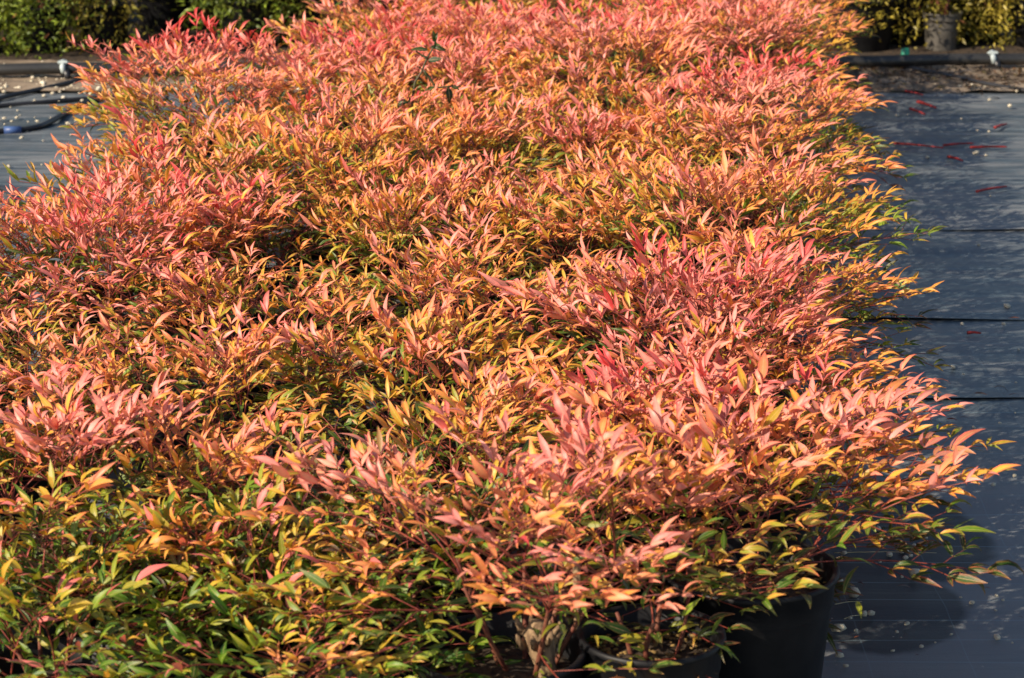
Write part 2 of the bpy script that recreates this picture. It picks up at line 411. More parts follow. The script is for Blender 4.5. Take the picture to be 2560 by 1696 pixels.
def frond(r, p0, az, el, L, bend, leaf, erect, many):
    """Stalk paths and leaf frames of one compound leaf."""
    n = 8; pts = [p0.copy()]; tans = []
    wob = r.uniform(-0.5, 0.5)
    for i in range(n):
        s = i/(n-1); e = el - bend*s**1.2; a = az + wob*s
        t = Vector((math.cos(a)*math.cos(e), math.sin(a)*math.cos(e), math.sin(e))); tans.append(t)
        pts.append(pts[-1] + t*(L/n))
    tans.append(tans[-1])
    def at(s):
        f = s*n; i = min(int(f), n-1); return pts[i].lerp(pts[i+1], f-i), tans[i]
    stalks = [(pts, [0.0017, 0.0016, 0.0015, 0.0014, 0.0013, 0.0012, 0.0011, 0.0009, 0.0007])]
    leaves = []
    def put(pos, d, ln):
        d = (d.normalized() + UP*erect*r.uniform(0.2, 1.0) + rvec(r)*0.16).normalized()
        up = (UP*0.7 + SUN*0.8 + rvec(r)*0.40)
        leaves.append((pos, d, up, ln*r.uniform(0.74, 1.12)))
    def triplet(pos, d, side, ln, ax):
        put(pos, d, ln)
        for sg in (-1, 1):
            put(pos - d.normalized()*0.002, d*math.cos(0.75) + side*sg*math.sin(0.75), ln*0.72)
    nodes = [0.24, 0.40, 0.55, 0.69, 0.82] if L > 0.31 else [0.36, 0.56, 0.76] if many else [0.5, 0.76]
    for s in nodes:
        s += r.uniform(-0.04, 0.04)
        P, T = at(s); side = T.cross(UP); side = side.normalized() if side.length > 0.05 else Vector((1, 0, 0)); nn = side.cross(T)
        for sg in (-1, 1):
            if r.random() < 0.06: continue
            a = r.uniform(0.65, 1.0)
            pd = (T*math.cos(a) + side*sg*math.sin(a) + nn*r.uniform(-0.05, 0.35)).normalized()
            pl = L*(0.40*(1-s)+0.09)*r.uniform(0.8, 1.2)
            e = P + pd*pl
            stalks.append(([P, P.lerp(e, 0.55) + UP*0.002, e], [0.0010, 0.0008, 0.0006]))
            sd = pd.cross(UP); sd = sd.normalized() if sd.length > 0.05 else side
            triplet(e, pd, sd, leaf*r.uniform(0.85, 1.05), nn)
            if pl > 0.06:
                q = P.lerp(e, 0.5)
                for s2 in (-1, 1): put(q, pd*math.cos(0.9)+sd*s2*math.sin(0.9), leaf*0.75)
    P, T = at(1.0); side = T.cross(UP); side = side.normalized() if side.length > 0.05 else Vector((1, 0, 0))
    triplet(P, T, side, leaf*1.1, UP)
    q, _ = at(0.9)
    for s2 in (-1, 1): put(q, T*math.cos(0.8)+side*s2*math.sin(0.8), leaf*0.8)
    return stalks, leaves

# shared pot meshes
def pot_mesh(R, H, name='pot'):
    w = 0.003; lip = 0.010
    prof = [(0.001, 0.002), (R*0.78, 0.002), (R*0.80, 0.006), (R*0.925, H-0.055), (R*0.935, H-0.052), (R*0.945, H-0.048), (R*0.955, H-0.008), (R*0.955+lip*0.6, H-0.007), (R, H-0.004), (R, H), (R-0.004, H+0.001),
            (R-lip, H-0.002), (R*0.90, H-0.06), (R*0.82, H*0.4)]
    v, f = lathe(prof, 48)
    return mesh_py(name, v, f)
def soil_mesh(R, z, seed):
    r = random.Random(seed); v = [(0, 0, z+0.006)]; f = []; rings = 9; n = 30
    for i in range(1, rings+1):
        for j in range(n):
            a = 2*math.pi*j/n; rr = R*i/rings
            x, y = rr*math.cos(a), rr*math.sin(a)
            v.append((x, y, z + 0.010*noise.noise(Vector((x*22+seed, y*22, 1))) + 0.004*noise.noise(Vector((x*90, y*90, seed))) - 0.006*(i/rings)**2))
    for j in range(n): f.append((0, 1+j, 1+(j+1) % n))
    for i in range(rings-1):
        for j in range(n):
            a = 1+i*n+j; b = 1+i*n+(j+1) % n; f.append((a, a+n, b+n, b))
    return mesh_py('soil', v, f)
POTS = {}
def get_pot(R, H):
    k = (round(R, 3), round(H, 3))
    if k not in POTS:
        pm = pot_mesh(R, H); pm.materials.append(M_POT)
        sm = soil_mesh(R*0.93, H-0.035, len(POTS)+3); sm.materials.append(M_SOIL)
        POTS[k] = (pm, sm)
    return POTS[k]

PLANTS = []
def plan_plant(x, y, top, spread, pink, n_fronds, label, seed, pot_r=0.13, pot_h=0.25, leaf=0.046, trunk=False, erect=0.55, extra=(), low=0.0, filler=150, many=True, cane=None, contrast=1.0, skip=None, redtips=1.0, wide=None):
    """Lay one shrub out: canes, fronds with leaf frames and colours, in coordinates of its own base."""
    r = random.Random(seed); p = Plant()
    p.x, p.y, p.label, p.pot = x, y, label, (pot_r, pot_h)
    p.wide = wide or (1.32 if y < 3.55 else 1.12 if y < 4.1 else 1.0)
    soil = pot_h - 0.04
    p.canes = []; tops = []
    zt = max(top-0.17, soil+0.08)
    ox, oy = cane if cane else (0, 0)
    nc = r.randint(4, 6)
    for i in range(nc):
        a = 2*math.pi*i/nc + r.uniform(-0.5, 0.5); b = r.uniform(0.01, 0.04); spl = r.uniform(0.03, 0.10)*spread/0.33
        z1 = r.uniform(0.72, 1.0)*(zt-soil)+soil
        p0 = Vector((ox+math.cos(a)*b, oy+math.sin(a)*b, soil-0.02)); p1 = Vector((ox+math.cos(a)*(b+spl), oy+math.sin(a)*(b+spl), z1))
        mid = p0.lerp(p1, 0.5) + Vector((r.uniform(-.012, .012), r.uniform(-.012, .012), 0))
        r0 = r.uniform(0.004, 0.006)
        p.canes.append((smooth_path([p0, mid, p1], 3), r0)); tops.append((p0, mid, p1))
    p.trunk = trunk
    p.fronds = []; p.leaves = []           # leaves: (frond index, pos, dir, up, len, colour, variant)
    plant_h = pink
    spec = []
    for i in range(n_fronds):
        f = i/(n_fronds-1)
        az = i*2.39996 + r.uniform(-0.5, 0.5)
        el = math.radians(80*(1-f**0.75) + 6 + r.uniform(-12, 12))
        L = (0.19 + 0.13*f)*spread/0.33*r.uniform(0.8, 1.15)
        c = tops[r.randrange(len(tops))] if f < 0.35 else min(tops, key=lambda t: -(t[2].x*math.cos(az)+t[2].y*math.sin(az)) + r.random()*0.05)
        zf = 1-f*r.uniform(0.5, 1.0)
        p0 = c[1].lerp(c[2], zf) if zf > 0.3 else c[0].lerp(c[1], 0.6+zf)
        if skip and f > skip[2] and skip[0] < (math.degrees(az)+180) % 360 - 180 < skip[1]: continue
        spec.append((p0, az, el, L, math.radians(r.uniform(20, 60) if f < 0.5 else r.uniform(8, 30)), f))
    for (az, el, L, z) in extra:
        spec.append((Vector((ox, oy, z)), az, el, L, math.radians(14), 0.55))
    for k, (p0, az, el, L, bend, f) in enumerate(spec):
        st, lv = frond(r, p0, az, el, L, bend, leaf*r.uniform(0.88, 1.12), erect*(1.0 if f < 0.5 else 0.55), many and L > 0.17)
        fn = r.gauss(0, 0.13)
        p.fronds.append(st)
        mauve = r.random() < 0.035
        for (pos, d, up, ln) in lv:
            if pos.z < 0.02: pos.z = 0.02
            t = (pos.z-pot_h)/max(0.05, top-pot_h)                  # old leaves low down are still green, young tips are pink
            hue = plant_h + contrast*(min(t, 1.15)-0.72) + fn + r.gauss(0, 0.085) + low
            if t > 0.45: hue = max(hue, plant_h-0.42)
            q = r.random()
            if q < 0.08 and plant_h > 0.3: hue = 0.40 + r.uniform(-0.06, 0.08)
            elif q < 0.092 and t > 0.6: hue = 1.08
            c = ramp(hue)*r.uniform(0.82, 1.08)
            if mauve: c = c*0.45 + np.array(lin((128, 78, 88)))*0.5
            al = redtips*(r.uniform(0.15, 0.95) if hue > 0.2 else r.uniform(0, 0.45))
            p.leaves.append((k, pos, d, up, ln, (*np.clip(c, 0, 0.9), al), r.randrange(14)))
    for i in range(filler):                                          # short inner growth close to the canes
        a = r.uniform(0, 6.283); rr = spread*0.75*math.sqrt(r.random()); z = r.uniform(pot_h-0.01, pot_h+0.62*(top-pot_h))
        pos = Vector((ox+rr*math.cos(a), oy+rr*math.sin(a), z))
        d = Vector((math.cos(a), math.sin(a), r.uniform(-0.2, 0.9))) + rvec(r)*0.5
        c = ramp(r.uniform(-0.25, 0.32)+low*0.5)*r.uniform(0.7, 1.1)
        p.leaves.append((-1, pos, d.normalized(), UP+rvec(r)*0.5, leaf*r.uniform(0.7, 1.05), (*np.clip(c, 0, 0.9), 0.1), r.randrange(14)))
    PLANTS.append(p)
    return p

ORD = ['', 'first', 'second', 'third', 'fourth', 'fifth', 'sixth', 'seventh', 'eighth', 'ninth', 'tenth', 'eleventh', 'twelfth', 'thirteenth', 'fourteenth']
# ---- front plants, placed one by one
E = lambda deg, el, L, z: (math.radians(deg), math.radians(el), L, z)
plan_plant(-0.64, 3.10, 0.36, 0.30, 0.14, 32, 'low dark green shrub with mauve tips in the bottom left corner', 101, pot_h=0.20, leaf=0.050, contrast=0.5, filler=280, redtips=0.1)
plan_plant(-0.33, 3.06, 0.34, 0.30, 0.20, 41, 'low yellow-green leafy shrub at the bottom edge, no pink', 102, pot_h=0.20, pot_r=0.12, contrast=0.35, filler=260, redtips=0.0)
plan_plant(-0.02, 3.10, 0.55, 0.38, 0.68, 39, 'copper pink umbrella-shaped shrub on a tan woody stump, front row', 103, pot_h=0.24, pot_r=0.125, trunk=True, skip=(-50, 15, 0.6), leaf=0.048, filler=200, cane=(0.04, 0.03))
plan_plant(0.195, 3.13, 0.40, 0.17, 0.52, 15, 'small sparse shrub in the smallest front pot with mossy soil', 104, pot_h=0.25, pot_r=0.105, leaf=0.040, filler=16, many=False, skip=(-150, 75, 0.2))
plan_plant(0.355, 3.38, 0.46, 0.34, 0.70, 46, 'pink and green shrub in the open black pot at the front right corner', 105, pot_h=0.25, pot_r=0.137, filler=90, skip=(-88, -15, 0.12), leaf=0.055, contrast=1.25, low=-0.10,
           extra=(E(12, 14, 0.42, 0.30), E(-4, 12, 0.34, 0.29), E(28, 22, 0.36, 0.32), E(40, 14, 0.38, 0.30)), cane=(-0.03, 0.03))
plan_plant(-0.50, 3.30, 0.36, 0.26, 0.10, 30, 'deep green shrub in shade between the two low bottom ones', 119, pot_h=0.22, pot_r=0.11, contrast=0.4, filler=300, redtips=0.2)
plan_plant(-0.19, 3.33, 0.40, 0.26, 0.24, 30, 'green and gold shrub left of the copper umbrella-shaped one', 120, pot_h=0.22, pot_r=0.11, contrast=0.8, filler=300, redtips=0.4)
plan_plant(0.37, 3.74, 0.42, 0.31, 0.70, 39, 'dusky pink shrub directly behind the open corner pot', 121, leaf=0.052, filler=260, contrast=1.2, extra=(E(-5, 12, 0.42, 0.27), E(12, 18, 0.36, 0.3)))
plan_plant(-0.74, 3.46, 0.50, 0.33, 0.76, 39, 'pale pink shrub cut by the left picture edge, second row', 106, filler=230)
plan_plant(-0.42, 3.42, 0.45, 0.32, 0.56, 39, 'orange-yellow shrub with upright sprigs above the low green one', 107, contrast=1.2, erect=0.8, filler=230)
plan_plant(-0.12, 3.60, 0.46, 0.31, 0.52, 44, 'orange and olive shrub just behind the umbrella-shaped copper one', 108, filler=230)
plan_plant(0.20, 3.78, 0.43, 0.30, 0.72, 44, 'dusky pink shrub between the front corner pot and the pink dome', 109, filler=110)
plan_plant(-0.86, 3.95, 0.46, 0.32, 0.58, 44, 'orange-pink shrub at the left edge, below the red-stemmed one', 110, filler=230)
plan_plant(-0.52, 3.92, 0.46, 0.32, 0.60, 48, 'orange shrub of the third row, second from the left edge', 111, filler=230)
plan_plant(-0.18, 4.04, 0.47, 0.30, 0.56, 48, 'yellow and orange shrub with broad olive leaves, middle of the third row', 112, leaf=0.054, filler=230)
plan_plant(0.40, 4.00, 0.46, 0.32, 0.82, 44, 'pale pink shrub sending sprays over the fabric, third row right', 113, extra=(E(0, 14, 0.33, 0.27), E(20, 22, 0.26, 0.3)), filler=230)
plan_plant(0.28, 4.22, 0.52, 0.33, 0.92, 51, 'bright rose pink shrub with tall plumes right of the dark hollow', 114, leaf=0.054, erect=0.75, contrast=0.75, filler=230)
plan_plant(-0.84, 4.72, 0.52, 0.36, 0.95, 51, 'coral red shrub with a bare dark red stem at the left edge', 115, contrast=0.9, filler=210)
plan_plant(-0.50, 4.42, 0.45, 0.31, 0.60, 48, 'orange shrub of the fourth row, right of the red-stemmed one', 116, filler=230)
plan_plant(-0.12, 4.50, 0.49, 0.32, 0.58, 48, 'golden orange shrub of the fourth row, left of the dark hollow', 117, filler=230)
plan_plant(0.45, 4.55, 0.48, 0.33, 0.66, 48, 'orange shrub at the fabric edge behind the rose pink dome', 118, extra=(E(5, 20, 0.34, 0.28), E(30, 25, 0.26, 0.3)), filler=230)
plan_plant(-1.10, 4.36, 0.46, 0.34, 0.62, 39, 'orange shrub mostly hidden beyond the left edge, below the red-stemmed one', 122, filler=230)
plan_plant(-1.04, 3.72, 0.46, 0.33, 0.62, 36, 'orange-pink shrub nearly all cut off at the left edge', 123, filler=230)
plan_plant(-1.16, 4.98, 0.46, 0.34, 0.70, 34, 'coral shrub at the left edge just behind the red-stemmed one', 124, filler=230)
# ---- the rest of the bed in rows
rb = random.Random(11)
ROWS = [5.00, 5.40, 5.82, 6.26, 6.74, 7.22, 7.70, 8.20, 8.70]
def hue_word(p):
    return 'golden orange' if p < 0.58 else 'orange' if p < 0.66 else 'coral orange' if p < 0.74 else 'salmon pink' if p < 0.84 else 'rose pink' if p < 0.93 else 'red-pink'
FROM_LEFT = ['leftmost', 'second from the left', 'third from the left', 'fourth from the left', 'rightmost']
for ri, d in enumerate(ROWS):
    xr = 0.45 + 0.125*(d-5.0); xl = -0.86 if d < 5.1 else -0.76 if d < 6.5 else -0.90
    if d > 7.0: xl = -0.36
    n = 5 if d < 7.0 else 4
    for ci in range(n):
        x = xl + (xr-xl)*ci/(n-1) + rb.uniform(-0.04, 0.04); y = d + rb.uniform(-0.06, 0.06) + (0.10 if ci % 2 else -0.05)
        base = 0.58 + 0.065*(d-4.9)
        pink = min(0.88, base + rb.uniform(-0.11, 0.11))
        if ci == n-1 and d > 6.0: pink = 0.83
        if ci == 0 and 6.6 < d < 6.9: pink = 0.98
        if ci == 1 and d > 8.0: pink = 0.56
        ex = ()
        if ci == n-1: ex = (E(rb.uniform(-20, 5), 14, 0.33, 0.28), E(rb.uniform(5, 30), 24, 0.31, 0.3), E(rb.uniform(-10, 20), 32, 0.28, 0.32))
        if ci == 0: ex = (E(180+rb.uniform(-25, 10), 25, 0.30, 0.3), E(180+rb.uniform(-10, 25), 40, 0.28, 0.32))
        where = ('rightmost' if ci == n-1 else FROM_LEFT[ci])
        lab = f"{hue_word(pink)} shrub, {where} in the {ORD[ri+5]} row from the front" 
        top = 0.50 + rb.uniform(-0.075, 0.06)
        if ci == 0 and 6.6 < d < 6.9: top = 0.55
        plan_plant(x, y, top, 0.33+rb.uniform(-0.02, 0.03), pink, 40, lab, 300+ri*10+ci, leaf=0.052*rb.uniform(0.92, 1.08), extra=ex, filler=230, contrast=1.25, erect=rb.uniform(0.7, 1.15))

# ---- which leaves does the photograph let one pick apart? the largest unhidden ones become parts
all_M = []; owner = []; li = []
for pi, p in enumerate(PLANTS):
    for k, (fk, pos, d, up, ln, col, var) in enumerate(p.leaves):
        s, dd, n = basis(d, up)
        w = ln*p.wide; all_M.append(((s.x*w, dd.x*ln, n.x*ln, pos.x), (s.y*w, dd.y*ln, n.y*ln, pos.y), (s.z*w, dd.z*ln, n.z*ln, pos.z)))
        owner.append(pi); li.append(k)
all_M = np.array(all_M); owner = np.array(owner); li = np.array(li)
var = np.array([l[6] for p in PLANTS for l in p.leaves]); fk = np.array([l[0] for p in PLANTS for l in p.leaves])
col = np.array([l[5] for p in PLANTS for l in p.leaves])
base = np.array([[p.x, p.y, 0] for p in PLANTS])[owner]
WP = np.einsum('nij,nkj->nki', all_M[:, :, :3], LEAF_V[var]) + all_M[:, None, :, 3] + base[:, None, :]
uu, vv, dep = project(WP.reshape(-1, 3))
CELL = 6.0
gx = np.floor(uu/CELL).astype(int); gy = np.floor(vv/CELL).astype(int)
GW, GH = int(2560/CELL)+1, int(1696/CELL)+1
inside = (gx >= 0) & (gx < GW) & (gy >= 0) & (gy < GH)
zb = np.full(GW*GH, 1e9); cell = np.where(inside, gy*GW+gx, 0)
np.minimum.at(zb, cell[inside], dep[inside])
seen = inside & (dep <= zb[cell] + 0.02)
frac = seen.reshape(-1, 17).mean(1)
tri = np.stack([uu, vv], 1).reshape(-1, 17, 2)
A = tri[:, 0]; Bt = tri[:, 16]; Lp = np.linalg.norm(Bt-A, axis=1)
Wp = np.linalg.norm(tri[:, 7]-tri[:, 9], axis=1)
score = Lp*np.maximum(Wp, 2)*frac
ok = (frac > 0.4) & (Lp > 22) & (Wp > 5) & (fk >= 0)
hero = np.zeros(len(owner), dtype=bool)
for pi in range(len(PLANTS)):
    idx = np.where((owner == pi) & ok)[0]
    cap = 300 if PLANTS[pi].y < 4.3 else 170 if PLANTS[pi].y < 5.6 else 70
    hero[idx[np.argsort(-score[idx])][:cap]] = True

for pi, p in enumerate(PLANTS):
    root = empty('potted_shrub', (p.x, p.y, 0.012))
    tag(root, p.label, 'shrub', 'potted shrubs packed in the bed')
    pm, sm = get_pot(*p.pot)
    pot = link('pot', pm, root); link('soil', sm, pot)
    for ci, (path, r0) in enumerate(p.canes):
        t = Tubes(); k = len(path); t.add(path, [r0*(1-0.45*i/(k-1)) for i in range(k)], 6)
        link('cane', t.mesh('cane'), root, M_CANE)
    sel = np.where(owner == pi)[0]
    hs = sel[hero[sel]]
    by_f = {}
    for i in hs: by_f.setdefault(fk[i], []).append(i)
    for k, st in enumerate(p.fronds):
        t = Tubes()
        for (path, rad) in st: t.add(path, rad, 3, cap=False)
        fo = link('frond_stalk', t.mesh('frond_stalk'), root, M_STALK)
        for i in by_f.get(k, ()):
            o = bpy.data.objects.new('leaf', LEAF_M[var[i]]); C.objects.link(o); o.parent = fo
            o.matrix_local = Matrix([list(all_M[i][0]), list(all_M[i][1]), list(all_M[i][2]), [0, 0, 0, 1]])
            o.color = [float(c) for c in col[i]]
    rest = sel[~hero[sel]]
    fm = foliage_mesh('foliage', all_M[rest], var[rest], col[rest], M_FOL)
    fo = link('foliage', fm, root); fo['kind'] = 'stuff'
    if p.trunk:
        t = Tubes(); c = Vector((0.075, -0.02, 0))
        path = [c+Vector((0.003, 0, 0.14)), c+Vector((0.0, 0, 0.17)), c+Vector((-0.004, 0, 0.20)), c+Vector((-0.008, 0.0, 0.225)), c+Vector((-0.014, 0.004, 0.245)), c+Vector((-0.020, 0.006, 0.268)), c+Vector((-0.018, 0.006, 0.285))]
        t.add(path, [0.0160, 0.0150, 0.0145, 0.0150, 0.0195, 0.0200, 0.009], 14)
        for kx in range(9):
            a = kx*0.9; q = c+Vector((-0.02+0.02*math.cos(a), 0.006+0.02*math.sin(a), 0.25+0.004*(kx % 4)))
            t.add([q, q+Vector((0.010*math.cos(a), 0.010*math.sin(a), 0.014)), q+Vector((0.012*math.cos(a), 0.012*math.sin(a), 0.022))], [0.006, 0.0045, 0.002], 7)
        tm = t.mesh('trunk')
        for vv_ in tm.vertices:
            n_ = noise.noise(vv_.co*70); vv_.co.x += 0.003*n_; vv_.co.y += 0.002*noise.noise(vv_.co*90+Vector((5, 0, 0)))
        link('trunk', tm, root, M_BARK)
        t = Tubes(); t.add([c+Vector((0.035, 0.09, 0.16)), c+Vector((0.038, 0.09, 0.25)), c+Vector((0.036, 0.09, 0.34))], [0.006, 0.0058, 0.0055], 8)
        link('support_cane', t.mesh('support_cane'), root, M_BARK)
    p.root = root

# chips, grit and moss lying on the soil of the two open front pots
def chip_mesh(seed):
    r = random.Random(seed); bm = bmesh.new(); bmesh.ops.create_icosphere(bm, subdivisions=1, radius=1.0)
    for v in bm.verts:
        v.co *= 1 + 0.35*noise.noise(v.co*1.3+Vector((seed*3.7, 0, 0)))
        v.co.z *= 0.68; v.co.x *= 1.15
    m = bpy.data.meshes.new('pebble'); bm.to_mesh(m); bm.free()
    m.polygons.foreach_set('use_smooth', np.ones(len(m.polygons), dtype=bool))
    return m
STONE_M = []
for i in range(7):
    m = chip_mesh(i); m.materials.append(M_STONE); STONE_M.append(m)
for p, nchip in ((PLANTS[3], 160), (PLANTS[4], 160)):
    r = random.Random(int(p.x*1000)); V = []; Fc = []
    R, H = p.pot
    src = [tuple(v.co) for v in STONE_M[0].vertices]; fs = [tuple(f.vertices) for f in STONE_M[0].polygons]
    for i in range(nchip):
        a = r.uniform(0, 6.283); rr = R*0.88*math.sqrt(r.random()); s = r.choice([0.0015, 0.002, 0.002, 0.003, 0.003, 0.005]); b = len(V); rot = r.uniform(0, 6.28)
        for q in src:
            x, y = q[0]*math.cos(rot)-q[1]*math.sin(rot), q[0]*math.sin(rot)+q[1]*math.cos(rot)
            V.append((rr*math.cos(a)+x*s*1.4, rr*math.sin(a)+y*s, H-0.035+q[2]*s+0.003))
        Fc += [tuple(b+k for k in f) for f in fs]
    o = link('soil_grit', mesh_py('soil_grit', V, Fc), p.root, M_CHIP); o['kind'] = 'stuff'

# the berry stalk on the far left shrub
far_left = min((p for p in PLANTS if 6.55 < p.y < 6.95), key=lambda p: p.x)
t = Tubes(); b0 = at_y(520, 190, far_left.y) - Vector((far_left.x, far_left.y, 0.012)); b1 = at_y(512, 78, far_left.y) - Vector((far_left.x, far_left.y, 0.012))
t.add([b0, b0.lerp(b1, 0.5)+Vector((0.004, 0, 0)), b1], [0.0018, 0.0015, 0.001], 5)
tips = []
rr_ = random.Random(5)
for i in range(9):
    q = b0.lerp(b1, 0.35+0.07*i); e = q + Vector((rr_.uniform(-0.028, 0.03), rr_.uniform(-0.02, 0.02), rr_.uniform(0.004, 0.02)))
    t.add([q, q.lerp(e, 0.5), e], [0.0009, 0.0008, 0.0006], 4); tips.append(e)
bs = link('berry_stalk', t.mesh('berry_stalk'), far_left.root, M_CANE)
bm = bmesh.new(); bmesh.ops.create_icosphere(bm, subdivisions=2, radius=0.0048); bmm = bpy.data.meshes.new('berry'); bm.to_mesh(bmm); bm.free()
bmm.polygons.foreach_set('use_smooth', np.ones(len(bmm.polygons), dtype=bool)); bmm.materials.append(M_BERRY)
for e in tips: link('berry', bmm, bs, loc=e)

# ------------------------------------------------------------------ a weed standing out of the bed
def weed():
    Y = 5.95; P = lambda zx, zy, dy=0.0: at_y(850+zx/2.751, zy/2.751, Y+dy)
    root = empty('tall_weed', (P(520, 700).x, Y, 0.25))
    tag(root, 'dark green weed sticking up out of the pink shrubs', 'weed')
    o0 = Vector(root.location)
    t = Tubes(); stems = [[(P(470, 760).x, Y, 0.24), P(500, 660), P(560, 500), P(600, 400), P(650, 310), P(655, 240)], [P(575, 485), P(620, 540), P(665, 600), P(760, 595), P(830, 600)], [P(640, 330), P(690, 330), P(730, 345)], [P(600, 400), P(560, 380), P(520, 350)]]
    for s in stems:
        s = smooth_path([Vector(q)-o0 for q in s], 3); k = len(s); t.add(s, [0.0036*(1-0.6*i/k) for i in range(k)], 6)
    link('stem', t.mesh('stem'), root, simple_material('weed_stem', lin((46, 60, 30)), lin((86, 70, 50)), 40, 0.6))
    r = random.Random(8)
    for (ax, ay, bx, by, w) in ((650, 290, 635, 215, 1.2), (655, 290, 672, 218, 1.1), (610, 350, 480, 335, 1.3), (640, 330, 735, 345, 1.2), (605, 415, 705, 412, 1.2), (665, 600, 560, 645, 1.5), (740, 600, 770, 720, 1.2), (500, 690, 355, 715, 1.5),
                              (560, 480, 530, 455, 1.2), (655, 320, 615, 325, 1.2), (650, 310, 700, 320, 1.1), (575, 490, 600, 530, 1.0), (690, 880, 625, 920, 1.6), (690, 880, 760, 850, 1.2), (700, 880, 690, 980, 1.2), (760, 595, 830, 610, 1.4), (660, 330, 655, 270, 1.2)):
        a = P(ax, ay); b = P(bx, by, r.uniform(-0.02, 0.0)); d = b-a; ln = d.length
        w *= 1.9; s, dd, n = basis(d, Vector((0.1, -0.8, 0.7))+rvec(r)*0.25)
        o = link('leaf', LEAF_M[r.randrange(14)], root); a = a-o0
        o.matrix_local = Matrix([[s.x*ln*w, dd.x*ln, n.x*ln, a.x], [s.y*ln*w, dd.y*ln, n.y*ln, a.y], [s.z*ln*w, dd.z*ln, n.z*ln, a.z], [0, 0, 0, 1]])
        c = np.array(lin((44, 70, 30)))*r.uniform(0.7, 1.5); o.color = (*c, 0.0)
weed()

# ------------------------------------------------------------------ pipe, hoses, fittings
pa = on_ground(-400, 208); pb = on_ground(3000, 172)
PIPE_R = 0.022
def pipe_pt(u):                                   # where the pipe's axis crosses picture column u
    d = ray(u, 180); den = d.x*(pb.y-pa.y) - d.y*(pb.x-pa.x)
    t = (pa.x*(pb.y-pa.y) - pa.y*(pb.x-pa.x))/den
    return Vector((d.x*t, d.y*t, PIPE_R+0.022))
t = Tubes(); pl = [pipe_pt(u) + Vector((0, 0.006*math.sin(u*0.004), 0.003*math.sin(u*0.011))) for u in range(-500, 3100, 90)]
t.add(pl, PIPE_R, 20)
tag(link('irrigation_pipe', t.mesh('irrigation_pipe'), mat=M_PIPE), 'thick black irrigation pipe lying along the far end of the bed', 'pipe')
def clamp(u, lab):
    c = pipe_pt(u); root = empty('pipe_clamp', c); tag(root, lab, 'pipe fitting', 'white fittings on the pipe')
    t = Tubes(); ang = math.atan2(pb.y-pa.y, pb.x-pa.x); ax = Vector((math.cos(ang), math.sin(ang), 0))
    t.add([-ax*0.012, ax*0.012], PIPE_R+0.004, 20); link('collar', t.mesh('collar'), root, M_HOSE)
    t = Tubes(); t.add([Vector((0, 0, PIPE_R)), Vector((0, -0.004, PIPE_R+0.012))], [0.012, 0.010], 10); link('neck', t.mesh('neck'), root, M_WHITE)
    bm = bmesh.new(); bmesh.ops.create_cube(bm, size=1.0)
    for v in bm.verts: v.co = Vector((v.co.x*0.044, v.co.y*0.02, v.co.z*0.012)) + Vector((0, -0.012, PIPE_R+0.006))
    bmesh.ops.bevel(bm, geom=bm.edges[:], offset=0.005, segments=3, affect='EDGES')
    m = bpy.data.meshes.new('handle'); bm.to_mesh(m); bm.free(); link('handle', m, root, M_WHITE)
    t = Tubes(); t.add([Vector((0, -PIPE_R*0.6, PIPE_R*0.9)), Vector((0.0, -PIPE_R*1.25, 0.012)), Vector((0.004, -PIPE_R*1.3, -0.01))], [0.011, 0.011, 0.009], 10); link('spout', t.mesh('spout'), root, M_WHITE)
    t = Tubes(); t.add([Vector((0.012, -PIPE_R*1.2, 0.0)), Vector((0.018, -PIPE_R*1.3, -0.02)), Vector((0.02, -PIPE_R*1.5, -0.034))], [0.013, 0.013, 0.011], 10); link('hose_tail', t.mesh('hose_tail'), root, M_HOSE)
clamp(160, 'white tap fitting on the pipe beside the green shrubs at left')
clamp(2478, 'white tap fitting on the pipe near the grey slotted pot')
def hose(pxs, r, lab, mat=M_HOSE, z=None):
    r *= 0.85; z = r+0.008 if z is None else z
    pts = [on_ground(u, v, z + (dz[0] if dz else 0)) for (u, v, *dz) in pxs]
    t = Tubes(); path = smooth_path(pts, 8); t.add(path, r, 10)
    tag(link('hose', t.mesh('hose'), mat=mat), lab, 'hose')
hose([(-140, 292), (0, 246), (78, 228), (148, 213), (205, 199), (245, 192, 0.01)], 0.0105, 'upper black hose curving from the left edge up to the pipe')
hose([(-160, 282), (0, 265), (100, 257), (190, 249), (300, 243), (420, 246)], 0.0095, 'middle black hose lying straight across the left fabric')
hose([(-160, 350), (0, 329), (60, 324), (106, 314), (150, 291), (200, 262), (250, 246)], 0.0115, 'lower black hose with a blue joint, curving across left fabric')
hose([(-60, 468), (0, 470), (24, 484), (27, 508), (10, 528), (-60, 540)], 0.010, 'small hose loop at the left edge of the fabric')
hose([(2200, 158), (2282, 172), (2377, 190), (2461, 209), (2560, 226), (2700, 246)], 0.010, 'black hose slanting over the fabric toward the right edge')
q = on_ground(32, 326, 0.02); t = Tubes(); t.add([q-Vector((0.028, 0.004, 0)), q+Vector((0.028, 0.004, 0))], 0.0135, 12)
tag(link('hose_joint', t.mesh('hose_joint'), mat=M_BLUE), 'small blue joint on the lower hose at left', 'hose joint')
q = pipe_pt(450); t = Tubes(); t.add(smooth_path([q+Vector((-0.03, -0.01, 0.045)), q+Vector((0.0, -0.03, 0.05)), q+Vector((0.03, -0.05, 0.03)), q+Vector((0.05, -0.07, -0.01)), q+Vector((0.06, -0.09, -0.032))], 4), 0.013, 12)
tag(link('hose_elbow', t.mesh('hose_elbow'), mat=M_PIPE), 'bent black hose elbow over the pipe behind the far red shrub', 'hose elbow')
q = on_ground(2262, 160, 0.0)
v, f = lathe([(0.001, 0.05), (0.012, 0.05), (0.016, 0.046), (0.017, 0.02), (0.022, 0.018), (0.023, 0.0)], 18)
